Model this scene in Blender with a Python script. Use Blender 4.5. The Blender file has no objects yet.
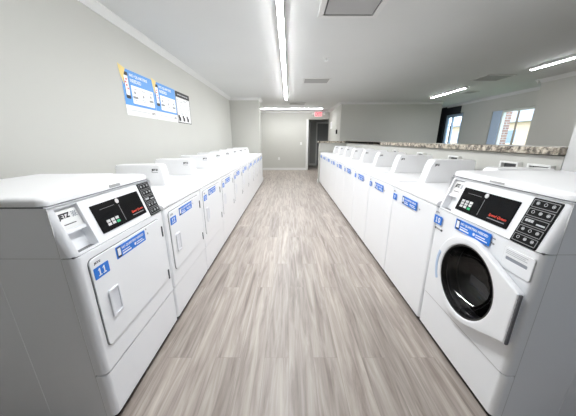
import bpy, bmesh, math, random
from mathutils import Vector, Matrix
random.seed(7)
PI = math.pi
scn = bpy.context.scene
col = scn.collection

# ------------------------------------------------------------------ materials
def pbr(name, rgb, rough=0.5, metal=0.0, spec=0.5, coat=0.0, emit=None, es=0.0):
    m = bpy.data.materials.new(name); m.use_nodes = True
    b = m.node_tree.nodes['Principled BSDF']
    b.inputs['Base Color'].default_value = (*rgb, 1)
    b.inputs['Roughness'].default_value = rough
    b.inputs['Metallic'].default_value = metal
    b.inputs['Specular IOR Level'].default_value = spec
    b.inputs['Coat Weight'].default_value = coat
    if emit:
        b.inputs['Emission Color'].default_value = (*emit, 1)
        b.inputs['Emission Strength'].default_value = es
    return m

def nodes(m):
    nt = m.node_tree
    return nt, nt.nodes, nt.links, nt.nodes['Principled BSDF']

def bumpy(name, rgb, rough, scale, strength, var=0.03):
    m = pbr(name, rgb, rough)
    nt, N, L, b = nodes(m)
    tc = N.new('ShaderNodeTexCoord'); nz = N.new('ShaderNodeTexNoise')
    nz.inputs['Scale'].default_value = scale; nz.inputs['Detail'].default_value = 4
    L.new(tc.outputs['Object'], nz.inputs['Vector'])
    bp = N.new('ShaderNodeBump'); bp.inputs['Strength'].default_value = strength
    bp.inputs['Distance'].default_value = 0.002
    L.new(nz.outputs['Fac'], bp.inputs['Height']); L.new(bp.outputs['Normal'], b.inputs['Normal'])
    n2 = N.new('ShaderNodeTexNoise'); n2.inputs['Scale'].default_value = 1.3
    L.new(tc.outputs['Object'], n2.inputs['Vector'])
    mx = N.new('ShaderNodeMix'); mx.data_type = 'RGBA'
    mx.inputs['A'].default_value = (*[c * (1 - var) for c in rgb], 1)
    mx.inputs['B'].default_value = (*[min(1, c * (1 + var)) for c in rgb], 1)
    L.new(n2.outputs['Fac'], mx.inputs['Factor']); L.new(mx.outputs['Result'], b.inputs['Base Color'])
    return m

def floor_mat():
    m = pbr('wood_plank_vinyl', (0.4, 0.33, 0.3), 0.42)
    nt, N, L, b = nodes(m)
    tc = N.new('ShaderNodeTexCoord'); sp = N.new('ShaderNodeSeparateXYZ'); cb = N.new('ShaderNodeCombineXYZ')
    L.new(tc.outputs['Object'], sp.inputs[0])
    L.new(sp.outputs['Y'], cb.inputs['X']); L.new(sp.outputs['X'], cb.inputs['Y'])
    br = N.new('ShaderNodeTexBrick'); br.offset = 0.37; br.squash = 1
    br.inputs['Scale'].default_value = 1.0
    br.inputs['Brick Width'].default_value = 1.22; br.inputs['Row Height'].default_value = 0.152
    br.inputs['Mortar Size'].default_value = 0.0012; br.inputs['Mortar Smooth'].default_value = 0.3
    br.inputs['Color1'].default_value = (0, 0, 0, 1); br.inputs['Color2'].default_value = (1, 1, 1, 1)
    br.inputs['Mortar'].default_value = (0.5, 0.5, 0.5, 1)
    L.new(cb.outputs[0], br.inputs['Vector'])
    # per-plank shift of the grain
    ad = N.new('ShaderNodeVectorMath'); ad.operation = 'MULTIPLY_ADD'
    ad.inputs[1].default_value = (9.0, 5.0, 3.0)
    L.new(br.outputs['Color'], ad.inputs[0])
    mp = N.new('ShaderNodeMapping'); mp.inputs['Scale'].default_value = (1.1, 15.0, 1.0)
    L.new(cb.outputs[0], mp.inputs['Vector']); L.new(mp.outputs[0], ad.inputs[2])
    n1 = N.new('ShaderNodeTexNoise'); n1.inputs['Scale'].default_value = 1.6
    n1.inputs['Detail'].default_value = 7; n1.inputs['Roughness'].default_value = 0.62
    n1.inputs['Distortion'].default_value = 0.6
    L.new(ad.outputs[0], n1.inputs['Vector'])
    r1 = N.new('ShaderNodeValToRGB')
    e = r1.color_ramp.elements
    e[0].position = 0.30; e[0].color = (0.195, 0.160, 0.140, 1)
    e[1].position = 0.70; e[1].color = (0.475, 0.428, 0.385, 1)
    k = e.new(0.5); k.color = (0.345, 0.299, 0.264, 1)
    L.new(n1.outputs['Fac'], r1.inputs['Fac'])
    hs = N.new('ShaderNodeHueSaturation')
    mr = N.new('ShaderNodeMapRange'); mr.inputs['To Min'].default_value = 0.90; mr.inputs['To Max'].default_value = 1.10
    L.new(br.outputs['Color'], mr.inputs['Value']); L.new(mr.outputs[0], hs.inputs['Value'])
    L.new(r1.outputs['Color'], hs.inputs['Color'])
    mx = N.new('ShaderNodeMix'); mx.data_type = 'RGBA'
    mx.inputs['B'].default_value = (0.25, 0.21, 0.19, 1)
    L.new(br.outputs['Fac'], mx.inputs['Factor']); L.new(hs.outputs['Color'], mx.inputs['A'])
    L.new(mx.outputs['Result'], b.inputs['Base Color'])
    bp = N.new('ShaderNodeBump'); bp.inputs['Strength'].default_value = 0.15; bp.inputs['Distance'].default_value = 0.002
    L.new(n1.outputs['Fac'], bp.inputs['Height']); L.new(bp.outputs['Normal'], b.inputs['Normal'])
    return m

def granite_mat():
    m = pbr('speckled_granite', (0.4, 0.34, 0.28), 0.3)
    nt, N, L, b = nodes(m)
    tc = N.new('ShaderNodeTexCoord')
    v = N.new('ShaderNodeTexNoise'); v.inputs['Scale'].default_value = 20; v.inputs['Detail'].default_value = 6
    v.inputs['Roughness'].default_value = 0.7
    L.new(tc.outputs['Object'], v.inputs['Vector'])
    r = N.new('ShaderNodeValToRGB'); e = r.color_ramp.elements
    e[0].position = 0.40; e[0].color = (0.05, 0.042, 0.032, 1)
    e[1].position = 0.58; e[1].color = (0.66, 0.60, 0.50, 1)
    k = e.new(0.48); k.color = (0.28, 0.24, 0.19, 1)
    L.new(v.outputs['Fac'], r.inputs['Fac']); L.new(r.outputs['Color'], b.inputs['Base Color'])
    return m

def brick_mat():
    m = pbr('red_brick', (0.4, 0.2, 0.15), 0.85)
    nt, N, L, b = nodes(m)
    tc = N.new('ShaderNodeTexCoord'); sp = N.new('ShaderNodeSeparateXYZ'); cb = N.new('ShaderNodeCombineXYZ')
    L.new(tc.outputs['Object'], sp.inputs[0])
    ad = N.new('ShaderNodeMath'); ad.operation = 'ADD'
    L.new(sp.outputs['X'], ad.inputs[0]); L.new(sp.outputs['Y'], ad.inputs[1])
    L.new(ad.outputs[0], cb.inputs['X']); L.new(sp.outputs['Z'], cb.inputs['Y'])
    br = N.new('ShaderNodeTexBrick'); br.inputs['Scale'].default_value = 1
    br.inputs['Brick Width'].default_value = 0.21; br.inputs['Row Height'].default_value = 0.075
    br.inputs['Mortar Size'].default_value = 0.008
    br.inputs['Color1'].default_value = (0.30, 0.16, 0.13, 1); br.inputs['Color2'].default_value = (0.42, 0.24, 0.19, 1)
    br.inputs['Mortar'].default_value = (0.55, 0.52, 0.5, 1)
    L.new(cb.outputs[0], br.inputs['Vector']); L.new(br.outputs['Color'], b.inputs['Base Color'])
    return m

def grass_mat():
    m = pbr('lawn', (0.1, 0.2, 0.06), 0.9)
    nt, N, L, b = nodes(m)
    tc = N.new('ShaderNodeTexCoord'); v = N.new('ShaderNodeTexNoise'); v.inputs['Scale'].default_value = 6
    v.inputs['Detail'].default_value = 6
    L.new(tc.outputs['Object'], v.inputs['Vector'])
    r = N.new('ShaderNodeValToRGB'); e = r.color_ramp.elements
    e[0].color = (0.10, 0.19, 0.07, 1); e[1].color = (0.24, 0.36, 0.15, 1)
    L.new(v.outputs['Fac'], r.inputs['Fac']); L.new(r.outputs['Color'], b.inputs['Base Color'])
    return m

def glass_mat(name, tint=(1, 1, 1), fac=0.08, rough=0.0):
    m = bpy.data.materials.new(name); m.use_nodes = True
    nt = m.node_tree; N = nt.nodes; L = nt.links; N.clear()
    o = N.new('ShaderNodeOutputMaterial'); t = N.new('ShaderNodeBsdfTransparent'); g = N.new('ShaderNodeBsdfGlossy')
    t.inputs['Color'].default_value = (*tint, 1); g.inputs['Roughness'].default_value = rough
    x = N.new('ShaderNodeMixShader'); x.inputs['Fac'].default_value = fac
    L.new(t.outputs[0], x.inputs[1]); L.new(g.outputs[0], x.inputs[2]); L.new(x.outputs[0], o.inputs['Surface'])
    return m

WALL = bumpy('warm_grey_paint', (0.535, 0.532, 0.497), 0.75, 140, 0.12)
CEIL = bumpy('ceiling_paint', (0.71, 0.72, 0.715), 0.8, 160, 0.15)
TRIM = pbr('white_trim_paint', (0.73, 0.73, 0.72), 0.45)
DARKWALL = bumpy('near_black', (0.010, 0.011, 0.014), 0.6, 120, 0.1)  # even near-black for the recess wall and the side room door surround
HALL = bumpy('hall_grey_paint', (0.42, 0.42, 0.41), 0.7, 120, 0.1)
FLOOR = floor_mat()
WHITE = pbr('white_enamel', (0.88, 0.89, 0.91), 0.28, coat=0.15)
WHITE2 = pbr('white_enamel_top', (0.89, 0.89, 0.90), 0.32)
SEAM = pbr('seam_shadow_grey', (0.16, 0.16, 0.17), 0.7)
TOE = pbr('toe_kick_black', (0.015, 0.015, 0.015), 0.7)
HINGE = pbr('hinge_grey_plastic', (0.10, 0.10, 0.11), 0.5)
HANDLE = pbr('handle_white_plastic', (0.80, 0.81, 0.85), 0.35)
BLACK = pbr('black_gloss_panel', (0.004, 0.004, 0.0045), 0.25, spec=0.12)
BLACKM = pbr('black_matte_panel', (0.005, 0.005, 0.0055), 0.45, spec=0.15)
KEY = pbr('key_light_grey', (0.62, 0.62, 0.62), 0.5)
GREEN = pbr('key_green', (0.02, 0.42, 0.16), 0.5)
RED = pbr('red_print', (0.75, 0.06, 0.03), 0.5)
BLUE = pbr('blue_sticker', (0.012, 0.185, 0.70), 0.45)
PBLUE = pbr('blue_poster_print', (0.05, 0.27, 0.68), 0.4)
INKW = pbr('white_print', (0.88, 0.90, 0.95), 0.5)
INKG = pbr('grey_print', (0.25, 0.25, 0.26), 0.6)
INKL = pbr('light_grey_print', (0.55, 0.56, 0.58), 0.6)
INK = pbr('black_print', (0.015, 0.015, 0.018), 0.6)
YELLOW = pbr('yellow_print', (0.80, 0.62, 0.22), 0.5)
PAPER = pbr('paper_white', (0.80, 0.80, 0.79), 0.6)
STEEL = pbr('dark_drum_steel', (0.16, 0.16, 0.17), 0.2, metal=1.0)
RIB = pbr('drum_rib_steel', (0.35, 0.35, 0.37), 0.2, metal=1.0)
RUBBER = pbr('black_rubber', (0.010, 0.010, 0.011), 0.35)
DGLASS = glass_mat('dark_door_glass', (0.55, 0.55, 0.57), 0.06)
TGLASS = glass_mat('tinted_entrance_glass', (0.50, 0.52, 0.55), 0.05)
WGLASS = glass_mat('window_glass', (0.97, 0.98, 1.0), 0.05)
GRAN = granite_mat()
BRICK = brick_mat()
GRASS = grass_mat()
VENTM = pbr('vent_grey_metal', (0.42, 0.42, 0.42), 0.5)
VENTD = pbr('vent_dark_inside', (0.10, 0.10, 0.105), 0.8)
PLAST = pbr('white_plastic', (0.80, 0.80, 0.78), 0.4)
DOORG = pbr('grey_painted_door', (0.24, 0.245, 0.245), 0.45)
TUBE = pbr('led_tube', (0.9, 0.9, 0.9), 0.4, emit=(0.965, 0.985, 1.0), es=29.0)
TUBE2 = pbr('led_tube_side_room', (0.9, 0.9, 0.9), 0.4, emit=(0.965, 0.985, 1.0), es=15.0)
EXITP = pbr('exit_face', (0.85, 0.45, 0.46), 0.4, emit=(1.0, 0.25, 0.28), es=0.16)
EXITR = pbr('exit_red', (0.8, 0.03, 0.05), 0.4, emit=(1.0, 0.04, 0.07), es=0.35)
SKYBLIND = pbr('pale_blue_frame_sky_reflection', (0.50, 0.62, 0.80), 0.5)  # window and door frames; on the washer pull it paints a sky reflection
STUCCO = pbr('cream_stucco', (0.75, 0.52, 0.38), 0.8)
ROOFM = pbr('grey_shingle', (0.30, 0.30, 0.32), 0.9)
BARK = pbr('bark', (0.12, 0.085, 0.06), 0.9)
LOGOC = pbr('logo_grey', (0.30, 0.32, 0.36), 0.5)

# ------------------------------------------------------------------ mesh helpers
class MB:
    """collects shapes into one mesh"""
    def __init__(s):
        s.bm = bmesh.new()
    def add(s, verts, faces, M=None):
        vs = [s.bm.verts.new((M @ Vector(v)) if M else v) for v in verts]
        for f in faces:
            try: s.bm.faces.new([vs[i] for i in f])
            except ValueError: pass
        return vs
    def box(s, x0, x1, y0, y1, z0, z1, bev=0.0, seg=2, M=None):
        t = bmesh.new()
        bmesh.ops.create_cube(t, size=1)
        for v in t.verts:
            v.co = Vector((x0 + (v.co.x + .5) * (x1 - x0), y0 + (v.co.y + .5) * (y1 - y0), z0 + (v.co.z + .5) * (z1 - z0)))
        if bev > 0:
            bmesh.ops.bevel(t, geom=t.edges[:], offset=bev, segments=seg, affect='EDGES', profile=0.5)
        s.join(t, M); return s
    def join(s, t, M=None):
        t.verts.ensure_lookup_table(); t.verts.index_update()
        s.add([v.co.copy() for v in t.verts], [[v.index for v in f.verts] for f in t.faces], M); t.free()
    def loft(s, rings, cap0=True, cap1=True, close=True, M=None):
        n = len(rings[0]); verts = [p for r in rings for p in r]; faces = []
        for k in range(len(rings) - 1):
            for i in range(n if close else n - 1):
                j = (i + 1) % n
                faces.append((k * n + i, k * n + j, (k + 1) * n + j, (k + 1) * n + i))
        if cap0: faces.append(tuple(range(n))[::-1])
        if cap1: faces.append(tuple((len(rings) - 1) * n + i for i in range(n)))
        s.add(verts, faces, M); return s
    def lathe(s, prof, n=40, axis='Y', c=(0, 0, 0), cap0=False, cap1=False):
        """prof: (radius, along) pairs turned about an axis through c"""
        rings = []
        for r, a in prof:
            ring = []
            for i in range(n):
                t = 2 * PI * i / n
                if axis == 'Y': ring.append((c[0] + r * math.cos(t), c[1] + a, c[2] + r * math.sin(t)))
                elif axis == 'Z': ring.append((c[0] + r * math.cos(t), c[1] + r * math.sin(t), c[2] + a))
                else: ring.append((c[0] + a, c[1] + r * math.cos(t), c[2] + r * math.sin(t)))
            rings.append(ring)
        return s.loft(rings, cap0, cap1)
    def mesh(s, me, M=None):
        s.add([v.co.copy() for v in me.vertices], [list(p.vertices) for p in me.polygons], M); return s
    def build(s, name, mat, parent=None, loc=None, rz=0, angle=35):
        bmesh.ops.remove_doubles(s.bm, verts=s.bm.verts[:], dist=1e-5)
        bmesh.ops.recalc_face_normals(s.bm, faces=s.bm.faces[:])
        me = bpy.data.meshes.new(name); s.bm.to_mesh(me); s.bm.free()
        me.materials.append(mat)
        for p in me.polygons: p.use_smooth = True
        me.set_sharp_from_angle(angle=math.radians(angle))
        o = bpy.data.objects.new(name, me); col.objects.link(o)
        wn = o.modifiers.new('normals', 'WEIGHTED_NORMAL'); wn.keep_sharp = True; wn.weight = 100
        if parent: o.parent = parent
        if loc: o.location = loc
        if rz: o.rotation_euler = (0, 0, rz)
        return o

def curve_to_mesh(cu):
    ob = bpy.data.objects.new('tmp', cu); col.objects.link(ob)
    dg = bpy.context.evaluated_depsgraph_get(); dg.update()
    me = bpy.data.meshes.new_from_object(ob.evaluated_get(dg))
    bpy.data.objects.remove(ob); bpy.data.curves.remove(cu)
    return me

FRONT = Matrix(((1, 0, 0, 0), (0, 0, 1, 0), (0, 1, 0, 0), (0, 0, 0, 1)))   # curve x,y -> x,z  (its z goes along y)

def plate(loops, y0, y1, bev=0.0):
    """flat plate in the XZ plane with holes, from y0 (front) to y1"""
    cu = bpy.data.curves.new('tmp', 'CURVE'); cu.dimensions = '2D'; cu.fill_mode = 'BOTH'
    cu.extrude = max(1e-5, abs(y1 - y0) / 2 - bev); cu.bevel_depth = bev; cu.bevel_resolution = 2
    cu.offset = -bev
    for lp in loops:
        sp = cu.splines.new('POLY'); sp.points.add(len(lp) - 1); sp.use_cyclic_u = True
        for p, (x, z) in zip(sp.points, lp): p.co = (x, z, 0, 1)
    me = curve_to_mesh(cu)
    return me, Matrix.Translation((0, (y0 + y1) / 2, 0)) @ FRONT

def rrect(x0, x1, z0, z1, r, n=6):
    out = []
    for cx, cz, a0 in ((x1 - r, z1 - r, 0), (x0 + r, z1 - r, 90), (x0 + r, z0 + r, 180), (x1 - r, z0 + r, 270)):
        for i in range(n + 1):
            a = math.radians(a0 + 90 * i / n); out.append((cx + r * math.cos(a), cz + r * math.sin(a)))
    return out

def circ(cx, cz, r, n=48):
    return [(cx + r * math.cos(2 * PI * i / n), cz + r * math.sin(2 * PI * i / n)) for i in range(n)]

def text_mb(mb, s, x0, x1, z0, z1, y=0.0, bold=0.0, shear=0.0, ext=0.0004, M=None):
    """lettering fitted into a box of the XZ plane, facing -Y"""
    cu = bpy.data.curves.new('tmp', 'FONT'); cu.body = s; cu.size = 1
    cu.offset = bold; cu.shear = shear; cu.extrude = 0; cu.resolution_u = 3
    me = curve_to_mesh(cu)
    xs = [v.co.x for v in me.vertices]; ys = [v.co.y for v in me.vertices]
    a, b, c, d = min(xs), max(xs), min(ys), max(ys)
    for v in me.vertices:
        v.co = Vector((x0 + (v.co.x - a) / (b - a) * (x1 - x0), y, z0 + (v.co.y - c) / (d - c) * (z1 - z0)))
    mb.mesh(me, M); bpy.data.meshes.remove(me)

def relief(mb, xs, ts, pos, depth):
    """stepped surface: pos(x, t, d) -> point, depth(x_mid, t_mid) -> depth of that cell"""
    nx, nt = len(xs) - 1, len(ts) - 1
    D = [[depth((xs[i] + xs[i + 1]) / 2, (ts[j] + ts[j + 1]) / 2) for j in range(nt)] for i in range(nx)]
    for i in range(nx):
        for j in range(nt):
            d = D[i][j]
            mb.add([pos(xs[i], ts[j], d), pos(xs[i + 1], ts[j], d), pos(xs[i + 1], ts[j + 1], d), pos(xs[i], ts[j + 1], d)], [(0, 1, 2, 3)])
            if i + 1 < nx and abs(D[i + 1][j] - d) > 1e-6:
                x = xs[i + 1]; e = D[i + 1][j]
                mb.add([pos(x, ts[j], d), pos(x, ts[j], e), pos(x, ts[j + 1], e), pos(x, ts[j + 1], d)], [(0, 1, 2, 3)])
            if j + 1 < nt and abs(D[i][j + 1] - d) > 1e-6:
                t = ts[j + 1]; e = D[i][j + 1]
                mb.add([pos(xs[i], t, d), pos(xs[i + 1], t, d), pos(xs[i + 1], t, e), pos(xs[i], t, e)], [(0, 1, 2, 3)])

# ------------------------------------------------------------------ object helpers
def tag(o, label, cat, group=None, kind=None):
    o['label'] = label; o['category'] = cat
    if group: o['group'] = group
    if kind: o['kind'] = kind
    return o
def empty(name, loc, rz=0):
    o = bpy.data.objects.new(name, None); col.objects.link(o)
    o.location = loc; o.rotation_euler = (0, 0, rz); o.empty_display_size = 0.1
    return o
def struct(o):
    o['kind'] = 'structure'; return o
def copy_tree(o, parent=None):
    c = o.copy(); col.objects.link(c)
    if parent: c.parent = parent
    for ch in list(o.children): copy_tree(ch, c)
    return c

# ================================================================== THE ROOM
H = 2.455
XW = -1.72          # left wall
XK = 1.75           # low wall behind the washers
def sbox(name, mat, *a, bev=0.0):
    return struct(MB().box(*a, bev=bev).build(name, mat))

w = MB(); w.box(-1.9, XK + 0.16, -3.1, 13.3, -0.1, 0.0); w.box(XK + 0.16, 5.95, 0.45, 13.3, -0.1, 0.0); struct(w.build('floor', FLOOR))
w = MB(); w.box(-1.9, XK + 0.16, -3.1, 13.3, H, H + 0.1); w.box(XK + 0.16, 5.95, 0.45, 13.3, H, H + 0.1); struct(w.build('ceiling', CEIL))
sbox('floor_walk', pbr('pale_concrete', (0.45, 0.44, 0.42), 0.85), XK + 0.16, 9.0, -8.0, 0.45, -0.12, -0.02)
sbox('wall_left', WALL, XW - 0.15, XW, -3.0, 11.1, 0, H)
sbox('wall_left_end', WALL, XW, -0.875, 7.78, 8.35, 0, H)
sbox('wall_rear', WALL, XW - 0.15, XK + 0.16, -3.1, -3.0, 0, H)
# far wall with the doorway
o = MB(); o.box(XW - 0.15, 0.78, 11.1, 11.22, 0, H); o.box(0.78, 1.72, 11.1, 11.22, 2.12, H)
struct(o.build('wall_far', WALL))
# side block: the white return right of the doorway, and the back wall of the side room
sbox('wall_side', WALL, 1.70, 1.82, 8.75, 11.22, 0, H)
sbox('wall_back', WALL, 1.70, 4.95, 8.63, 8.75, 0, H)
# low wall behind the washers, its return at the end, and the full height wall it dies into
sbox('wall_low', WALL, XK, XK + 0.16, 1.605, 7.91, 0, 1.205)
sbox('wall_low_end', WALL, 0.925, XK, 7.76, 7.91, 0, 1.205)
w = MB(); w.box(XK, XK + 0.16, 0.08, 1.60, 0, H); w.box(XK, XK + 0.16, -0.95, 0.08, 2.15, H); w.box(XK, XK + 0.16, -3.0, -0.95, 0, H)
struct(w.build('wall_right', pbr('white_wall_paint', (0.66, 0.66, 0.655), 0.7)))
sbox('wall_side_front', WALL, XK + 0.16, 5.73, 0.45, 0.60, 0, H)
# unseen glazed entrance in the right wall, added for the bluish daylight it lets in
e_ = empty('added_door_3', (XK + 0.08, -0.435, 0)); struct(e_)
f = MB(); f.box(-0.04, 0.04, -0.515, -0.455, 0, 2.15); f.box(-0.04, 0.04, 0.455, 0.515, 0, 2.15)
f.box(-0.04, 0.04, -0.455, 0.455, 2.07, 2.15); f.box(-0.04, 0.04, -0.455, 0.455, 0, 0.10); f.build('door_frame', VENTM, e_)
MB().box(-0.004, 0.004, -0.455, 0.455, 0.10, 2.07).build('pane', TGLASS, e_)
MB().box(-0.09, -0.05, -0.40, -0.37, 0.9, 1.3, bev=0.006).build('pull_handle', HINGE, e_)
# right hand walls of the side room
sbox('wall_side_near', WALL, 5.07, 5.73, 0.60, 5.5, 0, H)
w = MB()
WX = 5.73
w.box(WX, WX + 0.16, 5.5, 6.02, 0, H)
w.box(WX, WX + 0.16, 6.02, 7.48, 2.06, H); w.box(WX, WX + 0.16, 6.02, 7.48, 0, 0.75)
w.box(WX, WX + 0.16, 7.48, 8.70, 0, H); w.box(WX, WX + 0.16, 8.70, 9.70, 2.16, H)
w.box(WX, WX + 0.16, 9.70, 11.2, 0, H)
struct(w.build('wall_window_side', WALL))
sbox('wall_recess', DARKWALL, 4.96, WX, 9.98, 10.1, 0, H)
# hall beyond the doorway
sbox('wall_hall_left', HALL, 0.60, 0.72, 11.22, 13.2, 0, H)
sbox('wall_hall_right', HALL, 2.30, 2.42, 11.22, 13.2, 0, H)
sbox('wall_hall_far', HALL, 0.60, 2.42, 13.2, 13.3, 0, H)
# door at the end of the hall: frame, leaf, handle
d = empty('door_1', (1.72, 13.2, 0)); struct(d)
f = MB(); f.box(-0.33, -0.27, -0.03, 0, 0, 2.13); f.box(0.37, 0.43, -0.03, 0, 0, 2.13); f.box(-0.33, 0.43, -0.03, 0, 2.07, 2.13)
f.build('door_frame', TRIM, d)
f = MB(); f.box(-0.27, 0.37, -0.02, 0, 0.01, 2.07)
for z0, z1 in ((0.2, 0.95), (1.1, 1.95)): f.box(-0.17, 0.27, -0.026, -0.02, z0, z1, bev=0.004)
f.build('door_leaf', DOORG, d)
MB().lathe([(0.0, -0.07), (0.025, -0.065), (0.03, -0.05), (0.012, -0.04), (0.012, -0.02)], 16, 'Y', (-0.21, 0, 1.0)).build('door_knob', RIB, d)
# pale side jamb seen just inside the doorway
sbox('trim_1', TRIM, 0.74, 0.84, 11.085, 11.24, 0, 2.12)
sbox('trim_2', TRIM, 1.02, 1.09, 13.17, 13.2, 0, 2.13)

# crown moulding: a coved profile swept along each wall
def crown(name, p0, p1, nx, ny, s=0.065):
    prof = [(0, 0), (0, -s), (0.012, -s), (0.020, -s * 0.72), (0.045, -s * 0.34), (s * 0.9, -0.014), (s, -0.012), (s, 0)]
    r = []
    for p in (p0, p1):
        r.append([(p[0] + nx * a, p[1] + ny * a, H + b) for a, b in prof])
    return struct(MB().loft(r).build(name, TRIM))
crown('trim_3', (XW, -3.0), (XW, 7.78), 1, 0)
crown('trim_4', (XW, 7.78), (-0.875, 7.78), 0, -1)
crown('trim_5', (-0.875, 7.715), (-0.875, 8.35), 1, 0)
crown('trim_6', (XW, 11.1), (1.70, 11.1), 0, -1)
crown('trim_7', (1.70, 8.56), (1.70, 11.1), -1, 0)
crown('trim_8', (1.63, 8.63), (4.95, 8.63), 0, -1)
crown('trim_9', (5.07, 0.60), (5.07, 5.57), -1, 0)
crown('trim_10', (4.995, 5.5), (WX, 5.5), 0, 1)
crown('trim_11', (WX, 5.5), (WX, 9.98), -1, 0)
crown('trim_12', (XK, -3.0), (XK, 1.65), -1, 0)
# baseboards
def base(name, *a): return struct(MB().box(*a, bev=0.004).build(name, TRIM))
base('baseboard_far', XW, 0.74, 11.083, 11.1, 0, 0.10)
base('baseboard_left_end', -0.875, -0.859, 7.79, 8.35, 0, 0.10)
base('baseboard_low_end', 0.908, 0.925, 7.745, 7.92, 0, 0.10)
base('baseboard_low_return', 0.925, 1.70, 7.91, 7.925, 0, 0.10)
base('baseboard_hall', 1.09, 1.38, 13.18, 13.2, 0, 0.10)

# ---------------------------------------------------------------- windows of the side room
wi = empty('window_1', (WX, 6.75, 0.75)); struct(wi)
f = MB()
a, b_, zt = -0.73, 0.73, 1.31
f.box(0.06, 0.13, a, a + 0.05, 0, zt); f.box(0.06, 0.13, a, b_, 0, 0.05); f.box(0.06, 0.13, a, b_, zt - 0.05, zt)
f.build('window_frame', PLAST, wi)
f = MB(); f.box(0.02, 0.13, 0.44, 0.73, 0, zt, bev=0.004)
f.build('side_panel', SKYBLIND, wi)
f = MB(); f.box(0.05, 0.13, 0.40, 0.44, 0, zt); f.build('mullion', PLAST, wi)
MB().box(0.09, 0.096, a + 0.05, 0.40, 0.05, zt - 0.05).build('pane', WGLASS, wi)
MB().box(-0.02, 0.16, a, b_, -0.03, 0.0, bev=0.004).build('window_sill', TRIM, wi)
do = empty('door_2', (WX, 9.2, 0)); struct(do)
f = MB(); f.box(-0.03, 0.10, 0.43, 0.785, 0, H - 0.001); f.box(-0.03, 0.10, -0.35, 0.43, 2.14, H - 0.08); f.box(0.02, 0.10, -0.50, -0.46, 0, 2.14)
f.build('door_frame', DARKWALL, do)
f = MB(); f.box(0.03, 0.09, 0.32, 0.43, 0, 2.14); f.box(0.03, 0.09, -0.46, -0.40, 0, 2.14); f.box(0.03, 0.09, -0.40, 0.32, 2.05, 2.14); f.box(0.03, 0.09, -0.40, 0.32, 0, 0.2)
f.box(0.03, 0.09, 0.06, 0.12, 0.2, 2.05)
f.build('door_stile', SKYBLIND, do)
MB().box(0.055, 0.062, -0.40, 0.32, 0.2, 2.05).build('pane', WGLASS, do)
MB().box(0.0, 0.03, 0.075, 0.10, 0.85, 1.75, bev=0.008).build('pull_handle', HINGE, do)

# ---------------------------------------------------------------- outside
tag(MB().box(5.95, 60, -30, 60, -0.2, -0.05).build('lawn', GRASS), 'green lawn outside the side room window', 'lawn', kind='stuff')
bp = empty('brick_pillar', (6.75, 8.27, -0.05))
tag(bp, 'red brick pillar standing just outside the window', 'pillar')
MB().box(-0.12, 0.12, -0.12, 0.12, 0, 2.9).build('shaft', BRICK, bp)
MB().box(-0.16, 0.16, -0.16, 0.16, 2.9, 3.0, bev=0.01).build('cap', TRIM, bp)
MB().box(-0.16, 0.16, -0.16, 0.16, 0, 0.12, bev=0.01).build('plinth', STUCCO, bp)
hb = empty('house', (30, 30, -0.05))
tag(hb, 'pale cream house across the lawn, seen through the window', 'house')
MB().box(-6, 6, -9, 9, 0, 3.1).build('wall', STUCCO, hb)
MB().loft([[(-6.5, -9.5, 3.1), (6.5, -9.5, 3.1), (0, -9.5, 5.0)], [(-6.5, 9.5, 3.1), (6.5, 9.5, 3.1), (0, 9.5, 5.0)]]).build('roof', ROOFM, hb)
for yy in (-6, -2, 2, 6):
    fr = MB().box(-6.06, -5.98, yy - 0.7, yy + 0.7, 0.9, 2.4).build('window', TRIM, hb)
    MB().box(-6.09, -6.05, yy - 0.6, yy + 0.6, 1.0, 2.3).build('pane', pbr('house_pane', (0.25, 0.3, 0.36), 0.2), fr)
for k, (tx, ty) in enumerate(((17.5, 20.2), (19.0, 19.2))):
    tr = MB().lathe([(0.10, 0), (0.075, 0.6), (0.06, 3.6), (0.03, 5.2)], 10, 'Z', cap0=True, cap1=True).build('tree_trunk', BARK, loc=(tx, ty, -0.05))
    tag(tr, ('slender bare tree trunk on the lawn, left of the two', 'slender bare tree trunk on the lawn, right of the two')[k], 'tree', 'tree trunks outside the window')

# ================================================================== ceiling fittings
def strip(name, label, x, y, length, mat, along='Y', group='ceiling strip lights'):
    o = empty(name, (x, y, H)); tag(o, label, 'light', group)
    if along == 'X': o.rotation_euler = (0, 0, PI / 2)
    h = length / 2 - 0.003
    MB().box(-0.030, 0.030, -h, h, -0.034, -0.001, bev=0.003).build('housing', TRIM, o)
    prof = [(0.026 * math.cos(t), -0.034 - 0.009 * math.sin(t)) for t in [PI * i / 8 for i in range(9)]]
    MB().loft([[(a, -h + 0.01, b) for a, b in prof], [(a, h - 0.01, b) for a, b in prof]]).build('diffuser', mat, o)
    for s in (-1, 1): MB().box(-0.030, 0.030, s * h - 0.004, s * h + 0.004, -0.044, -0.001, bev=0.002).build('end_cap', PLAST, o)
    return o
strip('strip_light', 'long lit strip light over the aisle, section farthest from the camera', -0.078, 6.62, 2.44, TUBE)
strip('strip_light', 'long lit strip light over the aisle, middle section', -0.078, 4.18, 2.44, TUBE)
strip('strip_light', 'long lit strip light over the aisle, section nearest the camera', -0.078, 1.74, 2.44, TUBE)
strip('strip_light', 'lit strip light running crosswise in front of the far wall', 0.05, 10.1, 2.44, TUBE, 'X')
strip('strip_light', 'short lit strip light on the side room ceiling, farther one', 4.00, 6.85, 1.42, TUBE2, group='side room strip lights')
strip('strip_light', 'short lit strip light on the side room ceiling, nearer one at the right edge', 4.06, 3.92, 1.46, TUBE2, group='side room strip lights')

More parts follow.
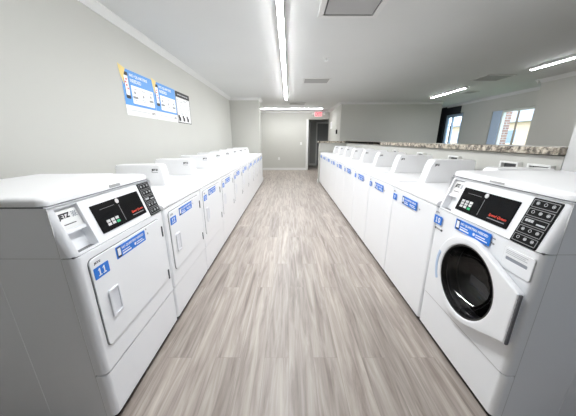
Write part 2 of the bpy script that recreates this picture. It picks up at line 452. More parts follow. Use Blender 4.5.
def vent(label, x0, x1, y0, y1, slats=7, depth=0.012):
    o = empty('ceiling_vent', ((x0 + x1) / 2, (y0 + y1) / 2, H)); tag(o, label, 'vent', 'ceiling vents')
    a, b = (x1 - x0) / 2, (y1 - y0) / 2; fw = 0.028
    f = MB()
    f.box(-a, a, -b, -b + fw, -depth, 0, bev=0.002); f.box(-a, a, b - fw, b, -depth, 0, bev=0.002)
    f.box(-a, -a + fw, -b, b, -depth, 0, bev=0.002); f.box(a - fw, a, -b, b, -depth, 0, bev=0.002)
    f.build('frame', TRIM, o)
    MB().box(-a + fw, a - fw, -b + fw, b - fw, -0.003, -0.001).build('backing', VENTD, o)
    s = MB(); n = slats
    for i in range(n):
        yy = -b + fw + (i + 0.5) * (2 * b - 2 * fw) / n; w_ = (2 * b - 2 * fw) / n * 0.33
        s.add([(-a + fw, yy - w_, -0.003), (a - fw, yy - w_, -0.003), (a - fw, yy + w_, -depth), (-a + fw, yy + w_, -depth)], [(0, 1, 2, 3)])
        s.add([(-a + fw, yy - w_, -0.0045), (a - fw, yy - w_, -0.0045), (a - fw, yy + w_, -depth - 0.0015), (-a + fw, yy + w_, -depth - 0.0015)], [(0, 1, 2, 3)])
    s.build('slats', VENTM, o)
    return o
# large return-air panel at the top of the picture: frame with a raised flat panel
rv = empty('ceiling_vent', (0.565, 2.50, H)); tag(rv, 'large square ceiling vent right of the strip light, nearest the camera', 'vent', 'ceiling vents')
f = MB(); a, b = 0.285, 0.345; fw = 0.05
f.box(-a, a, -b, -b + fw, -0.02, 0, bev=0.004); f.box(-a, a, b - fw, b, -0.02, 0, bev=0.004)
f.box(-a, -a + fw, -b + fw, b - fw, -0.02, 0, bev=0.004); f.box(a - fw, a, -b + fw, b - fw, -0.02, 0, bev=0.004)
f.build('frame', TRIM, rv)
MB().box(-a + fw, a - fw, -b + fw, b - fw, -0.004, -0.001).build('backing', VENTD, rv)
MB().loft([[(-0.205, -0.265, -0.005), (0.205, -0.265, -0.005), (0.205, 0.265, -0.005), (-0.205, 0.265, -0.005)],
           [(-0.222, -0.282, -0.015), (0.222, -0.282, -0.015), (0.222, 0.282, -0.015), (-0.222, 0.282, -0.015)]]).build('centre_panel', VENTM, rv)
vent('small louvred ceiling vent right of the aisle strip light, mid-room', 0.29, 0.83, 5.36, 5.80)
vent('narrow louvred ceiling vent in line with the end of the aisle strip light', 0.00, 0.56, 8.72, 9.20)
vent('louvred ceiling vent between the two side room strip lights', 3.67, 4.22, 5.10, 5.58)
vent('small far louvred ceiling vent near the side room door', 4.42, 4.72, 6.72, 7.02, 5)
sd = empty('sprinkler_head', (0.55, 4.12, H)); tag(sd, 'small white sprinkler head on the ceiling between the two vents', 'sprinkler')
MB().lathe([(0, -0.001), (0.042, -0.001), (0.040, -0.008), (0.018, -0.012), (0.0, -0.012)], 20, 'Z').build('escutcheon', TRIM, sd)
f = MB(); f.lathe([(0, -0.012), (0.010, -0.012), (0.009, -0.035), (0, -0.036)], 12, 'Z'); f.box(-0.018, -0.014, -0.003, 0.003, -0.055, -0.01); f.box(0.014, 0.018, -0.003, 0.003, -0.055, -0.01)
f.build('body', TRIM, sd)
MB().lathe([(0, -0.055), (0.026, -0.055), (0.026, -0.059), (0, -0.060)], 16, 'Z').build('deflector', TRIM, sd)

# ================================================================== wall fittings
ex = empty('exit_sign', (1.235, 11.1, 2.215)); tag(ex, 'lit red EXIT sign with emergency lamps over the far doorway', 'sign')
MB().box(-0.165, 0.165, -0.05, -0.001, 0, 0.205, bev=0.006).build('housing', PLAST, ex)
MB().box(-0.150, 0.150, -0.053, -0.049, 0.015, 0.19).build('face', EXITP, ex)
t = MB(); text_mb(t, 'EXIT', -0.125, 0.125, 0.035, 0.17, -0.0545, bold=0.02); t.build('lettering', EXITR, ex)
for s in (-1, 1):
    lm = MB(); lm.lathe([(0.0, -0.07), (0.045, -0.068), (0.050, -0.05), (0.035, -0.015), (0.0, -0.01)], 20, 'Y', (s * 0.235, 0, 0.11))
    lm.box(min(s * 0.16, s * 0.2), max(s * 0.16, s * 0.2), -0.045, -0.02, 0.09, 0.13)
    lm.build('emergency_lamp', PLAST, ex)

def wall_plate(name, label, cat, loc, kind, rz=0):
    o = empty(name, loc, rz); tag(o, label, cat)
    me, M = plate([rrect(-0.035, 0.035, -0.057, 0.057, 0.008)], -0.007, -0.0005, 0.002)
    MB().mesh(me, M).build('cover_plate', PLAST, o)
    if kind == 'switch':
        MB().box(-0.006, 0.006, -0.018, -0.006, -0.002, 0.014, bev=0.002).build('toggle', PLAST, o)
    else:
        for z in (-0.024, 0.024):
            me, M = plate([rrect(-0.016, 0.016, z - 0.014, z + 0.014, 0.006)], -0.009, -0.006, 0.001)
            MB().mesh(me, M).build('socket', INKL, o)
    return o
wall_plate('light_switch', 'white light switch on the far wall left of the doorway', 'switch', (0.53, 11.1, 1.14), 'switch')
wall_plate('wall_outlet', 'white wall outlet low on the far wall', 'outlet', (-0.43, 11.1, 0.50), 'outlet')
# on the return wall right of the doorway (faces -X)
ch = empty('card_terminal', (1.70, 9.18, 1.49), -PI / 2); tag(ch, 'small black wall unit on the white return wall above the granite ledge', 'wall unit')
MB().box(-0.075, 0.075, -0.035, -0.0005, 0, 0.15, bev=0.008).build('case', BLACKM, ch)
MB().box(-0.05, 0.05, -0.037, -0.034, 0.08, 0.13).build('screen', BLACK, ch)
nt_ = empty('notice', (1.70, 10.5, 1.72), -PI / 2); tag(nt_, 'white paper notice on the return wall beside the doorway', 'notice')
MB().box(-0.24, 0.24, -0.003, -0.0005, 0, 0.26).build('sheet', PAPER, nt_)
t = MB()
for i in range(5): t.box(-0.17, 0.17 - 0.05 * (i % 2), -0.0036, -0.0029, 0.06 + i * 0.032, 0.070 + i * 0.032)
t.build('print_lines', INKL, nt_)
# washer water boxes on the low wall (face -X)
for k, (yy, lab) in enumerate(((1.72, 'white water outlet box on the low wall directly behind the near washer, right one'), (1.96, 'white water outlet box on the low wall behind the near washer, left one'),
                    (2.64, 'white water outlet box on the low wall, third one from the right'), (3.32, 'white water outlet box on the low wall, fourth one from the right'),
                    (4.14, 'white water outlet box on the low wall, farthest one showing'))):
    o = empty('water_outlet_box', (XK, yy, 1.083), -PI / 2); tag(o, lab, 'outlet box', 'water outlet boxes on the low wall')
    f = MB(); f.box(-0.085, 0.085, -0.035, -0.0005, -0.10, -0.085, bev=0.003); f.box(-0.085, 0.085, -0.035, -0.0005, 0.048, 0.062, bev=0.003)
    f.box(-0.085, -0.068, -0.035, -0.0005, -0.085, 0.048, bev=0.003); f.box(0.068, 0.085, -0.035, -0.0005, -0.085, 0.048, bev=0.003)
    f.build('frame', PLAST, o)
    MB().box(-0.068, 0.068, -0.006, -0.0005, -0.085, 0.048).build('recess', VENTD, o)
    for s in (-1, 1):
        MB().lathe([(0, -0.034), (0.011, -0.034), (0.011, -0.02), (0.007, -0.006)], 10, 'Y', (s * 0.03, 0, -0.01)).build('valve', RIB, o)

# granite ledge along the low wall
g = MB()
g.box(XK - 0.045, XK + 0.235, 1.606, 7.97, 1.212, 1.262, bev=0.006)
g.box(0.885, XK - 0.045, 7.70, 7.97, 1.212, 1.262, bev=0.006)
tag(g.build('granite_ledge', GRAN), 'speckled brown granite ledge capping the low wall behind the washers', 'ledge')

# posters on the left wall (face +X)
def star(cx, cz, r0, r1, n=4, rot=0):
    return [(cx + (r0 if i % 2 == 0 else r1) * math.cos(rot + PI * i / n), cz + (r0 if i % 2 == 0 else r1) * math.sin(rot + PI * i / n)) for i in range(2 * n)]
def flat(name, loops, y, mat, parent):
    me, M = plate(loops, y - 0.0004, y, 0.0)
    return MB().mesh(me, M).build(name, mat, parent)
def rect(x0, x1, z0, z1): return [(x0, z0), (x1, z0), (x1, z1), (x0, z1)]
def blue_poster(y, label):
    o = empty('laundry_poster', (XW, y, 1.56), PI / 2); tag(o, label, 'poster', 'laundry posters on the left wall')
    W = 0.312
    MB().box(-W, W, -0.004, -0.0005, 0, 0.46).build('sheet', PAPER, o)
    flat('blue_field', [rect(-W, W, 0.105, 0.46)], -0.0045, PBLUE, o)
    flat('yellow_corner', [[(-W - 0.03, 0.485), (-W + 0.085, 0.462), (-W + 0.045, 0.395), (-W + 0.022, 0.30), (-W - 0.016, 0.40)]], -0.0055, YELLOW, o)
    ph = flat('phone_picture', [rrect(-W + 0.035, -W + 0.115, 0.17, 0.43, 0.015)], -0.005, INK, o)
    flat('phone_screen', [rect(-W + 0.042, -W + 0.108, 0.205, 0.395)], -0.0055, INKW, ph)
    t = MB()
    for i, (a, z) in enumerate(((0.075, 0.36), (0.06, 0.33), (0.07, 0.30), (0.085, 0.27))): t.box(-W + a - 0.012, -W + a + 0.012, -0.0066, -0.0060, z - 0.008, z + 0.008)
    t.build('phone_icon', RED, ph)
    t = MB(); text_mb(t, 'NO QUARTERS', -W + 0.145, W - 0.13, 0.395, 0.43, -0.0055, 0.015); text_mb(t, 'NEEDED', -W + 0.145, W - 0.27, 0.345, 0.38, -0.0055, 0.015)
    t.build('title', INKW, o)
    pn = flat('white_panel', [rrect(-W + 0.145, W - 0.025, 0.13, 0.315, 0.01)], -0.005, INKW, o)
    t = MB()
    for i in range(3):
        x = -W + 0.20 + i * 0.165
        me, M = plate([circ(x, 0.245 - 0.02 * (i % 2), 0.016, 16)], -0.0062, -0.0058); t.mesh(me, M)
        t.box(x - 0.045, x + 0.05, -0.0062, -0.0058, 0.185, 0.190 + 0.018 * (i != 1)); t.box(x - 0.04, x + 0.03, -0.0062, -0.0058, 0.168, 0.173)
        t.box(x - 0.02, x + 0.045, -0.0062, -0.0058, 0.280, 0.286)
    t.build('diagram', INKG, pn)
    t = MB(); t.box(-W + 0.08, W - 0.16, -0.0052, -0.0046, 0.052, 0.060); t.build('small_print', INKL, o)
    t = MB(); text_mb(t, 'JETZ', W - 0.115, W - 0.035, 0.04, 0.068, -0.005, 0.04); t.build('logo', INK, o)
    return o
blue_poster(3.135, 'blue and white laundry poster on the left wall, nearest the camera')
blue_poster(3.765, 'blue and white laundry poster on the left wall, in the middle of three')
o = empty('laundry_poster', (XW, 4.355, 1.56), PI / 2); tag(o, 'white poster with black header on the left wall, farthest of three', 'poster', 'laundry posters on the left wall')
W = 0.272
MB().box(-W, W, -0.004, -0.0005, 0, 0.455).build('sheet', PAPER, o)
flat('border', [rect(-W, W, 0, 0.455), rect(-W + 0.012, W - 0.012, 0.012, 0.443)], -0.0045, INK, o)
hd = flat('black_header', [rect(-W, W, 0.375, 0.455)], -0.005, INK, o)
t = MB()
for i, (a, b) in enumerate(((-0.2, -0.06), (-0.04, 0.10), (0.12, 0.2))): t.box(a, b, -0.0062, -0.0056, 0.408, 0.420)
t.build('header_print', INKL, hd)
t = MB(); rr = random.Random(3)
for i in range(26):
    x = rr.uniform(-W + 0.03, W - 0.07); z = rr.uniform(0.12, 0.36); t.box(x, x + rr.uniform(0.015, 0.05), -0.0052, -0.0046, z, z + rr.uniform(0.006, 0.014))
t.build('drawing', INKL, o)
t = MB()
for x in (-0.19, -0.03, 0.13):
    t.box(x - 0.035, x + 0.035, -0.0052, -0.0046, 0.03, 0.085); t.box(x - 0.05, x + 0.0, -0.0052, -0.0046, 0.075, 0.115)
t.build('dark_figures', INK, o)

# ================================================================== MACHINES
# local frame: front faces -Y, x to the viewer's right, base centre of the front edge at the origin
HW = 0.3405      # half width
DEP = 0.71
def plan(x0, x1, y0, y1, r, dy=0.0, n=6):
    """outline with rounded front corners; dy moves the front back"""
    out = []
    for i in range(n + 1):
        a = PI / 2 * i / n; out.append((x0 + r - r * math.cos(a - PI / 2 + PI / 2) , y0 + r - r * math.sin(a) + dy))
    for i in range(n + 1):
        a = PI / 2 * i / n; out.append((x1 - r + r * math.sin(a), y0 + r - r * math.cos(a) + dy))
    out += [(x1, y1), (x0, y1)]
    return out
def prism(mb, pl, z0, z1, bev=0.0, pl_top=None, openfront=False):
    """solid from an outline, its rim softened"""
    pt = pl_top or pl
    def inset(p, e):
        cx = sum(q[0] for q in p) / len(p); xs = max(abs(q[0] - cx) for q in p); ys0 = min(q[1] for q in p); ys1 = max(q[1] for q in p)
        return [(cx + (q[0] - cx) * (1 - e / xs), ys0 + e + (q[1] - ys0) * (ys1 - ys0 - 2 * e) / (ys1 - ys0)) for q in p]
    rings = []
    if bev > 0:
        for k in range(4):
            a = PI / 2 * k / 3; rings.append([(x, y, z0 + bev * (1 - math.sin(a))) for x, y in inset(pl, bev * (1 - math.cos(PI / 2 - a)) if False else bev * (1 - math.sin(a)))])
        rings[0] = [(x, y, z0) for x, y in inset(pl, bev)]
        rings = [[(x, y, z0 + bev * (1 - math.cos(PI / 2 * k / 3))) for x, y in inset(pl, bev * (1 - math.sin(PI / 2 * k / 3)))] for k in range(4)]
        rings += [[(x, y, z1 - bev * (1 - math.cos(PI / 2 * k / 3))) for x, y in inset(pt, bev * (1 - math.sin(PI / 2 * k / 3)))] for k in (3, 2, 1, 0)]
    else:
        rings = [[(x, y, z0) for x, y in pl], [(x, y, z1) for x, y in pt]]
    mb.loft(rings)

def gap_frame(root, name, x0, x1, z0, z1, r, y, w=0.0035, mat=None):
    me, M = plate([rrect(x0 - w, x1 + w, z0 - w, z1 + w, r + w)], y, y + 0.004)
    return MB().mesh(me, M).build(name, mat or SEAM, root)

def number_sticker(root, x, z, num, w=0.043, h=0.026):
    me, M = plate([rrect(x - w, x + w, z - h, z + h, 0.004)], -0.0075, -0.0065)
    st = MB().mesh(me, M).build('number_sticker', BLUE, root); st['label'] = 'blue number sticker reading %d' % num
    t = MB(); s = str(num)
    ww = 0.026 if len(s) == 2 else 0.012
    n_ = len(s); cw = 0.022
    for i, chh in enumerate(s):
        cx = x + (i - (n_ - 1) / 2) * 0.026
        if chh == '1':
            me, M = plate([[(cx - 0.0095, z - 0.017), (cx + 0.0095, z - 0.017), (cx + 0.0095, z - 0.0125), (cx + 0.0035, z - 0.0125), (cx + 0.0035, z + 0.017), (cx - 0.002, z + 0.017), (cx - 0.0085, z + 0.011), (cx - 0.0085, z + 0.007), (cx - 0.003, z + 0.010), (cx - 0.003, z - 0.0125), (cx - 0.0095, z - 0.0125)]], -0.0083, -0.0079)
            t.mesh(me, M)
        else:
            text_mb(t, chh, cx - 0.0105, cx + 0.0105, z - 0.017, z + 0.017, -0.0081, 0.03)
    t.build('number', INKW, st)
    t = MB(); text_mb(t, 'JETZ', x - 0.034, x + 0.004, z + h + 0.012, z + h + 0.024, -0.0068, 0.05); t.build('small_logo', INK, st)
    return st
def banner(root, x0, x1, z0, z1):
    me, M = plate([rrect(x0, x1, z0, z1, 0.003)], -0.0075, -0.0065)
    st = MB().mesh(me, M).build('banner_sticker', BLUE, root); st['label'] = 'blue banner sticker with white lettering'
    h = z1 - z0
    ph = MB(); ph.box(x0 + 0.008, x0 + 0.034, -0.0081, -0.0076, z0 + 0.004, z1 - 0.004); p = ph.build('phone_picture', INK, st)
    ph = MB(); ph.box(x0 + 0.011, x0 + 0.031, -0.0086, -0.0082, z0 + h * 0.22, z1 - h * 0.16); ph.build('phone_screen', INKW, st)
    t = MB(); text_mb(t, 'NO QUARTERS NEEDED', x0 + 0.042, x1 - 0.016, z0 + h * 0.57, z0 + h * 0.82, -0.0081, 0.03)
    t.box(x0 + 0.042, x0 + 0.10, -0.0083, -0.0079, z0 + h * 0.37, z0 + h * 0.44)
    t.box(x0 + 0.042, x0 + 0.11, -0.0083, -0.0079, z0 + h * 0.14, z0 + h * 0.26)
    me, M = plate([circ(x0 + 0.145, z0 + h * 0.33, 0.008, 14)], -0.0083, -0.0079); t.mesh(me, M)
    t.box(x0 + 0.158, x1 - 0.03, -0.0083, -0.0079, z0 + h * 0.34, z0 + h * 0.42)
    t.box(x0 + 0.158, x1 - 0.015, -0.0083, -0.0079, z0 + h * 0.16, z0 + h * 0.24)
    t.build('lettering', INKW, st)
    return st

def control_panel(root, z0, z1, slant, P):
    """slanted fascia with the recessed logo pocket at its left, black display and black instruction board"""
    def yo(x):
        r = 0.03; a = abs(x) - (HW - r)
        return 0.0 if a <= 0 else r - math.sqrt(max(0, r * r - a * a))
    ln = math.hypot(slant, z1 - z0); nv = (0, (z1 - z0) / ln, -slant / ln)
    def pos(x, t, d):
        y = yo(x) + slant * t
        if abs(x) > HW - 1e-6: y = 0.056 + slant * t
        return (x, y + nv[1] * d, z0 + (z1 - z0) * t + nv[2] * d)
    pk0, pk1 = P['pocket']
    arc = [HW - 0.03 + 0.03 * math.sin(math.radians(a)) for a in (0, 22, 45, 67, 85)]
    xs = [-HW] + [-a for a in arc[::-1]] + [pk0, pk1, -0.1, 0.1] + arc + [HW]
    ts = [0, 0.04, 0.44, 0.50, 0.94, 1.0]
    def depth(x, t):
        if pk0 < x < pk1:
            if 0.04 < t < 0.44: return 0.040
            if 0.44 < t < 0.50: return 0.010
            if 0.50 < t < 0.94: return 0.016
        return 0
    m = MB(); relief(m, xs, ts, pos, depth)
    cp = m.build('control_panel', WHITE, root, angle=30)
    # a frame of the slanted face: x along, z up the slope, -y outwards
    A = math.atan2(slant, z1 - z0)
    F = Matrix.Translation((0, 0, z0)) @ Matrix.Rotation(-A, 4, 'X')
    def S(t): return t * ln
    def fl(name, loops, d0, d1, mat, par, bev=0.0):
        me, M = plate(loops, d0, d1, bev); return MB().mesh(me, F @ M).build(name, mat, par)
    # logo plate in the pocket
    lp = fl('logo_plate', [rect(pk0 + 0.004, pk1 - 0.004, S(0.52), S(0.90))], 0.013, 0.016, PAPER, cp)
    t = MB(); text_mb(t, 'JETZ', pk0 + 0.012, pk1 - 0.040, S(0.70), S(0.83), 0.0125, 0.06, 0.15, M=F)
    t.box(pk0 + 0.02, pk1 - 0.03, 0.0122, 0.0128, S(0.60), S(0.615), M=F)
    t.build('logo_lettering', INK, cp)
    t = MB()
    for i in range(-3, 4):
        for j in range(-3, 4):
            if i * i + j * j <= 9 and (i + j) % 2 == 0:
                cx = pk1 - 0.021 + i * 0.0046; cz = S(0.77) + j * 0.0046
                t.box(cx - 0.0022, cx + 0.0022, 0.0120, 0.0128, cz - 0.0022, cz + 0.0022, M=F)
    t.build('logo_globe', LOGOC, cp)
    # black display
    x0, x1 = P['disp']
    dp = fl('display_panel', [rrect(x0, x1, S(0.155), S(0.79), 0.004)], -0.004, 0.001, BLACK, root, 0.001)
    w = x1 - x0
    t = MB()
    for i in range(3):
        for j in range(P['rows']):
            if i == 2 and j == 0: continue
            cx = x0 + w * (0.13 + 0.085 * i) + P['kx']; cz = S(0.29 + 0.075 * j)
            t.box(cx - 0.011, cx + 0.011, -0.0052, -0.0042, cz - 0.0062, cz + 0.0062, M=F)
    t.build('keypad', KEY, dp)
    cx = x0 + w * 0.30 + P['kx']; t = MB(); t.box(cx - 0.011, cx + 0.011, -0.0052, -0.0042, S(0.28) - 0.006, S(0.28) + 0.006, M=F); t.build('start_key', GREEN, dp)
    me, M = plate([circ(x0 + w * 0.48, S(0.72), 0.012, 20)], -0.0056, -0.004); MB().mesh(me, F @ M).build('status_light', KEY, dp)
    t = MB(); t.box(x0 + w * 0.475, x0 + w * 0.482, -0.0050, -0.0042, S(0.22), S(0.62), M=F)
    t.box(x0 + w * 0.12, x0 + w * 0.40, -0.0050, -0.0042, S(0.655), S(0.662), M=F); t.box(x0 + w * 0.66, x0 + w * 0.94, -0.0052, -0.0042, S(0.240), S(0.258), M=F)
    t.build('panel_lines', INKG, dp)
    t = MB(); text_mb(t, 'Speed Queen', x0 + w * 0.66, x0 + w * 0.95, S(0.285), S(0.365), -0.0050, 0.02, 0.3, M=F); t.build('red_lettering', RED, dp)
    # instruction board
    x0, x1 = P['board']
    bd = fl('instruction_board', [rrect(x0, x1, S(0.0), S(0.95), 0.005)], -0.004, 0.001, BLACKM, root, 0.001)
    t = MB(); w = x1 - x0
    for k in range(5):
        zb = S(0.035 + k * 0.182); zt_ = zb + S(0.155)
        me, M = plate([rrect(x0 + 0.006, x1 - 0.006, zb, zt_, 0.003), rrect(x0 + 0.0085, x1 - 0.0085, zb + 0.0025, zt_ - 0.0025, 0.002)], -0.0048, -0.0042); t.mesh(me, F @ M)
    t.build('board_frames', INKL if P['bright'] else INKG, bd)
    t = MB(); rr = random.Random(5)
    for k in range(5):
        zb = S(0.035 + k * 0.182) + 0.008
        if k == 2:
            for q in range(3): t.box(x0 + 0.016 + q * 0.012, x0 + 0.026 + q * 0.012, -0.005, -0.0042, zb + 0.005, zb + 0.016, M=F)
            t.box(x1 - 0.048, x1 - 0.014, -0.005, -0.0042, zb + 0.001, zb + 0.007, M=F)
        else:
            for q in range(3):
                cx = x0 + w * (0.24 + 0.27 * q); r = 0.0065
                me, M = plate([circ(cx, zb + 0.010, r, 12), circ(cx, zb + 0.010, r - 0.0016, 12)], -0.005, -0.0042); t.mesh(me, F @ M)
                if q != k % 3: t.box(cx - 0.003, cx + 0.003, -0.005, -0.0042, zb + 0.007, zb + 0.013, M=F)
    t.build('board_icons', INKL, bd)
    return cp

def front_machine(name, label, cat, washer, group):
    root = empty(name, (0, 0, 0)); tag(root, label, cat)
    # plinth, cabinet (open at the front), panels
    MB().box(-HW + 0.004, HW - 0.004, 0.03, DEP - 0.03, 0.0, 0.05).build('toe_kick', TOE, root)
    m = MB()
    m.add([(-HW, 0.052, 0.035), (HW, 0.052, 0.035), (HW, DEP, 0.035), (-HW, DEP, 0.035), (-HW, 0.052, 1.072), (HW, 0.052, 1.072), (HW, DEP, 1.072), (-HW, DEP, 1.072)],
          [(0, 3, 2, 1), (1, 2, 6, 5), (2, 3, 7, 6), (3, 0, 4, 7), (4, 5, 6, 7)])
    cb = m.build('cabinet', WHITE, root)
    for s in (-1, 1):
        MB().box(s * HW - 0.0012, s * HW + 0.0012, 0.313, 0.317, 0.06, 0.80).build('side_crease', WHITE, cb)
    z1_ = 0.876 if not washer else 0.879
    for s in (-1, 1):
        m = MB(); xa, xb = sorted((s * (HW - 0.004), s * (HW + 0.0007)))
        m.box(xa, xb, 0.0505, 0.0525, 0.045, 1.066); m.box(xa, xb, 0.053, DEP - 0.02, z1_ - 0.0015, z1_ + 0.001)
        m.build('side_seam', KEY, cb)
    m = MB(); prism(m, plan(-HW, HW, 0.004, 0.052, 0.028), 0.045, 0.290, 0.003); m.build('kick_panel', WHITE, root)
    z0 = 0.297; z1 = 0.872 if not washer else 0.875
    # front panel: rounded ends + flat middle (with the porthole on the washer)
    pl = plan(-HW, HW, 0.0, 0.052, 0.028)
    m = MB()
    if washer:
        n = len(pl) - 2
        left = pl[:7] ; right = pl[7:14]
        for part_ in ([(-HW, 0.052)] + left, right + [(HW, 0.052)]):
            m.loft([[(x, y, z0) for x, y in part_], [(x, y, z1) for x, y in part_]], False, False, close=False)
        for z in (z0, z1): m.add([(x, y, z) for x, y in pl], [tuple(range(len(pl)))])
        qx, qz, qr = 0.048, 0.586, 0.198; X0, X1 = -HW + 0.028, HW - 0.028
        angs = sorted(set([2 * PI * i / 64 for i in range(64)] + [math.atan2(b - qz, a - qx) % (2 * PI) for a in (X0, X1) for b in (z0, z1)]))
        inn, out = [], []
        for a in angs:
            ca, sa = math.cos(a), math.sin(a)
            k = min(((X1 - qx) / ca if ca > 1e-9 else (X0 - qx) / ca if ca < -1e-9 else 9), ((z1 - qz) / sa if sa > 1e-9 else (z0 - qz) / sa if sa < -1e-9 else 9))
            inn.append((qx + qr * ca, 0, qz + qr * sa)); out.append((qx + k * ca, 0, qz + k * sa))
        m.loft([out, inn, [(x, 0.012, z) for x, y, z in inn]], False, False)
    else:
        prism(m, pl, z0, z1, 0.004)
    m.build('front_panel', WHITE, root)
    P = dict(pocket=(-0.312, -0.206), disp=(-0.163, 0.180), board=(0.205, 0.318), kx=0.012, rows=2, bright=False) if not washer else \
        dict(pocket=(-0.307, -0.214), disp=(-0.190, 0.157), board=(0.196, 0.309), kx=-0.008, rows=3, bright=False)
    m = MB(); m.box(-HW + 0.006, HW - 0.006, 0.006, 0.05, z1 - 0.001, z1 + 0.006); m.build('panel_seam', SEAM, root)
    control_panel(root, z1 + 0.004, 1.072, 0.060, P)
    MB().box(-HW + 0.002, HW - 0.002, 0.062, DEP - 0.01, 1.069, 1.077).build('lid_seam', SEAM, root)
    m = MB()
    pa = plan(-HW, HW, 0.058, DEP + 0.008, 0.03)
    def ins(e): return [(x * (1 - e / HW), 0.058 + e + (y - 0.058) * (DEP - 0.05 - 2 * e) / (DEP - 0.05)) for x, y in pa]
    rings = [[(x, y, 1.077) for x, y in ins(0.002)], [(x, y, 1.079) for x, y in ins(0)], [(x, y, 1.094) for x, y in ins(0.001)], [(x, y, 1.101) for x, y in ins(0.004)],
             [(x, y, 1.106) for x, y in ins(0.010)], [(x, y, 1.109) for x, y in ins(0.020)], [(x, y, 1.1095) for x, y in ins(0.030)]]
    m.loft(rings); ld = m.build('lid', WHITE2, root, angle=60)
    t = MB(); t.box(0.0, 0.075, 0.0562, 0.0600, 1.083, 1.0965) if not washer else t.box(-0.05, 0.035, 0.0562, 0.0600, 1.085, 1.093)
    tg = t.build('lid_tag', VENTM, root)
    if washer:
        number_sticker(root, -0.300, 0.806, 10, w=0.040)
        banner(root, -0.139, 0.110, 0.808, 0.868)
        t = MB(); t.box(-0.320, -0.250, -0.003, 0.001, 0.746, 0.756, bev=0.001)
        lk = t.build('lock_strip', VENTM, root)
        for x in (-0.316, -0.254): MB().lathe([(0, -0.007), (0.006, -0.006), (0.007, -0.002)], 12, 'Y', (x, 0, 0.751)).build('screw', HINGE, lk)
        t = MB(); t.box(0.108, 0.128, -0.0012, 0.0, 0.85, 0.853); t.box(0.108, 0.114, -0.0012, 0, 0.826, 0.832); t.box(0.118, 0.128, -0.0012, 0, 0.824, 0.830); t.build('lock_icon', INKG, root)
        # detergent drawer with a recessed pull
        gap_frame(root, 'drawer_gap', 0.186, 0.324, 0.750, 0.848, 0.010, -0.002, 0.0015, KEY)
        me, M = plate([rrect(0.186, 0.324, 0.750, 0.848, 0.010), rrect(0.202, 0.302, 0.794, 0.808, 0.004)], -0.004, 0.0, 0.002)
        dr = MB().mesh(me, M).build('detergent_drawer', WHITE, root)
        MB().box(0.196, 0.302, -0.003, -0.0021, 0.791, 0.811).build('finger_slot', LOGOC, dr)
        t = MB()
        for i in range(3): t.box(0.198, 0.298 - 0.01 * (i % 2), -0.0046, -0.0039, 0.820 + i * 0.007, 0.8235 + i * 0.007)
        t.build('small_print', INKL, dr)
        # porthole door
        cx, cz, R = 0.034, 0.586, 0.230
        hull = []
        ex_, ez = 0.338, 0.122
        # tangent from the edge corner to the circle
        dx, dz = ex_ - cx, ez; D = math.hypot(dx, dz); base_a = math.atan2(dz, dx); off = math.acos(R / D)
        a0 = base_a + off
        k = 40
        for i in range(k + 1):
            a = a0 + (2 * PI - 2 * a0) * i / k; hull.append((cx + R * math.cos(a), cz + R * math.sin(a)))
        hull += [(ex_ - 0.006, cz - ez), (ex_, cz - ez + 0.006), (ex_, cz + ez - 0.006), (ex_ - 0.006, cz + ez)]
        me, M = plate([hull, circ(cx + 0.014, cz, 0.188, 64)], -0.044, -0.012, 0.010)
        dn = MB().mesh(me, M).build('porthole_door', WHITE, root, angle=50)
        m = MB(); m.box(ex_ - 0.004, ex_ + 0.006, -0.0395, -0.027, cz - ez + 0.002, cz + ez - 0.004, bev=0.003); 
        for i in range(10): m.box(ex_ - 0.002, ex_ + 0.0075, -0.0405, -0.037, cz - ez + 0.014 + i * 0.022, cz - ez + 0.022 + i * 0.022, bev=0.001)
        m.build('hinge_strip', HINGE, dn)
        ccx = cx + 0.014
        m = MB(); m.lathe([(0.191, -0.034), (0.189, -0.040), (0.183, -0.040), (0.180, -0.032), (0.180, -0.010), (0.191, -0.010)], 64, 'Y', (ccx, 0, cz)); m.build('glass_rim', RUBBER, dn)
        # bowl of dark glass
        m = MB(); m.lathe([(0.181, -0.034), (0.170, -0.010), (0.150, 0.030), (0.110, 0.070), (0.06, 0.088), (0.0005, 0.092)], 64, 'Y', (ccx, 0, cz)); m.build('door_glass', DGLASS, dn)
        # pull handle at the left of the ring, its blue a painted sky reflection
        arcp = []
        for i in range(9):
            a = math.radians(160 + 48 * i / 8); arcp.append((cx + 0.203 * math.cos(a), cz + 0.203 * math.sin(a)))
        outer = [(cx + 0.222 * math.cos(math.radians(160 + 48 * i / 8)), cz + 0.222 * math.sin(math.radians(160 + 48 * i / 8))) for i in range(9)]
        me, M = plate([arcp + outer[::-1]], -0.0475, -0.030, 0.003); MB().mesh(me, M).build('door_pull_sky_reflection', SKYBLIND, dn)
        # drum
        m = MB(); m.lathe([(0.198, 0.003), (0.186, 0.015), (0.185, 0.05), (0.20, 0.07), (0.235, 0.075)], 56, 'Y', (ccx, 0, cz)); m.build('gasket', RUBBER, root)
        m = MB(); pr = [(0.235, 0.075)]
        for i in range(7): pr += [(0.250, 0.10 + i * 0.045), (0.244, 0.115 + i * 0.045), (0.250, 0.13 + i * 0.045)]
        pr += [(0.24, 0.43), (0.20, 0.445), (0.15, 0.43), (0.10, 0.45), (0.0005, 0.44)]
        m.lathe(pr, 56, 'Y', (ccx, 0, cz)); dm = m.build('drum', STEEL, root)
        for q in range(3):
            a = math.radians(80 + 120 * q); m = MB()
            c = Vector((ccx + 0.215 * math.cos(a), 0, cz + 0.215 * math.sin(a)))
            m.loft([[(c.x + 0.035 * math.cos(a + PI / 2 * s) * (1 if s % 2 else .9), yy, c.z + 0.035 * math.sin(a + PI / 2 * s)) for s in range(4)] for yy in (0.10, 0.42)])
            m.build('lifter', RIB, dm)
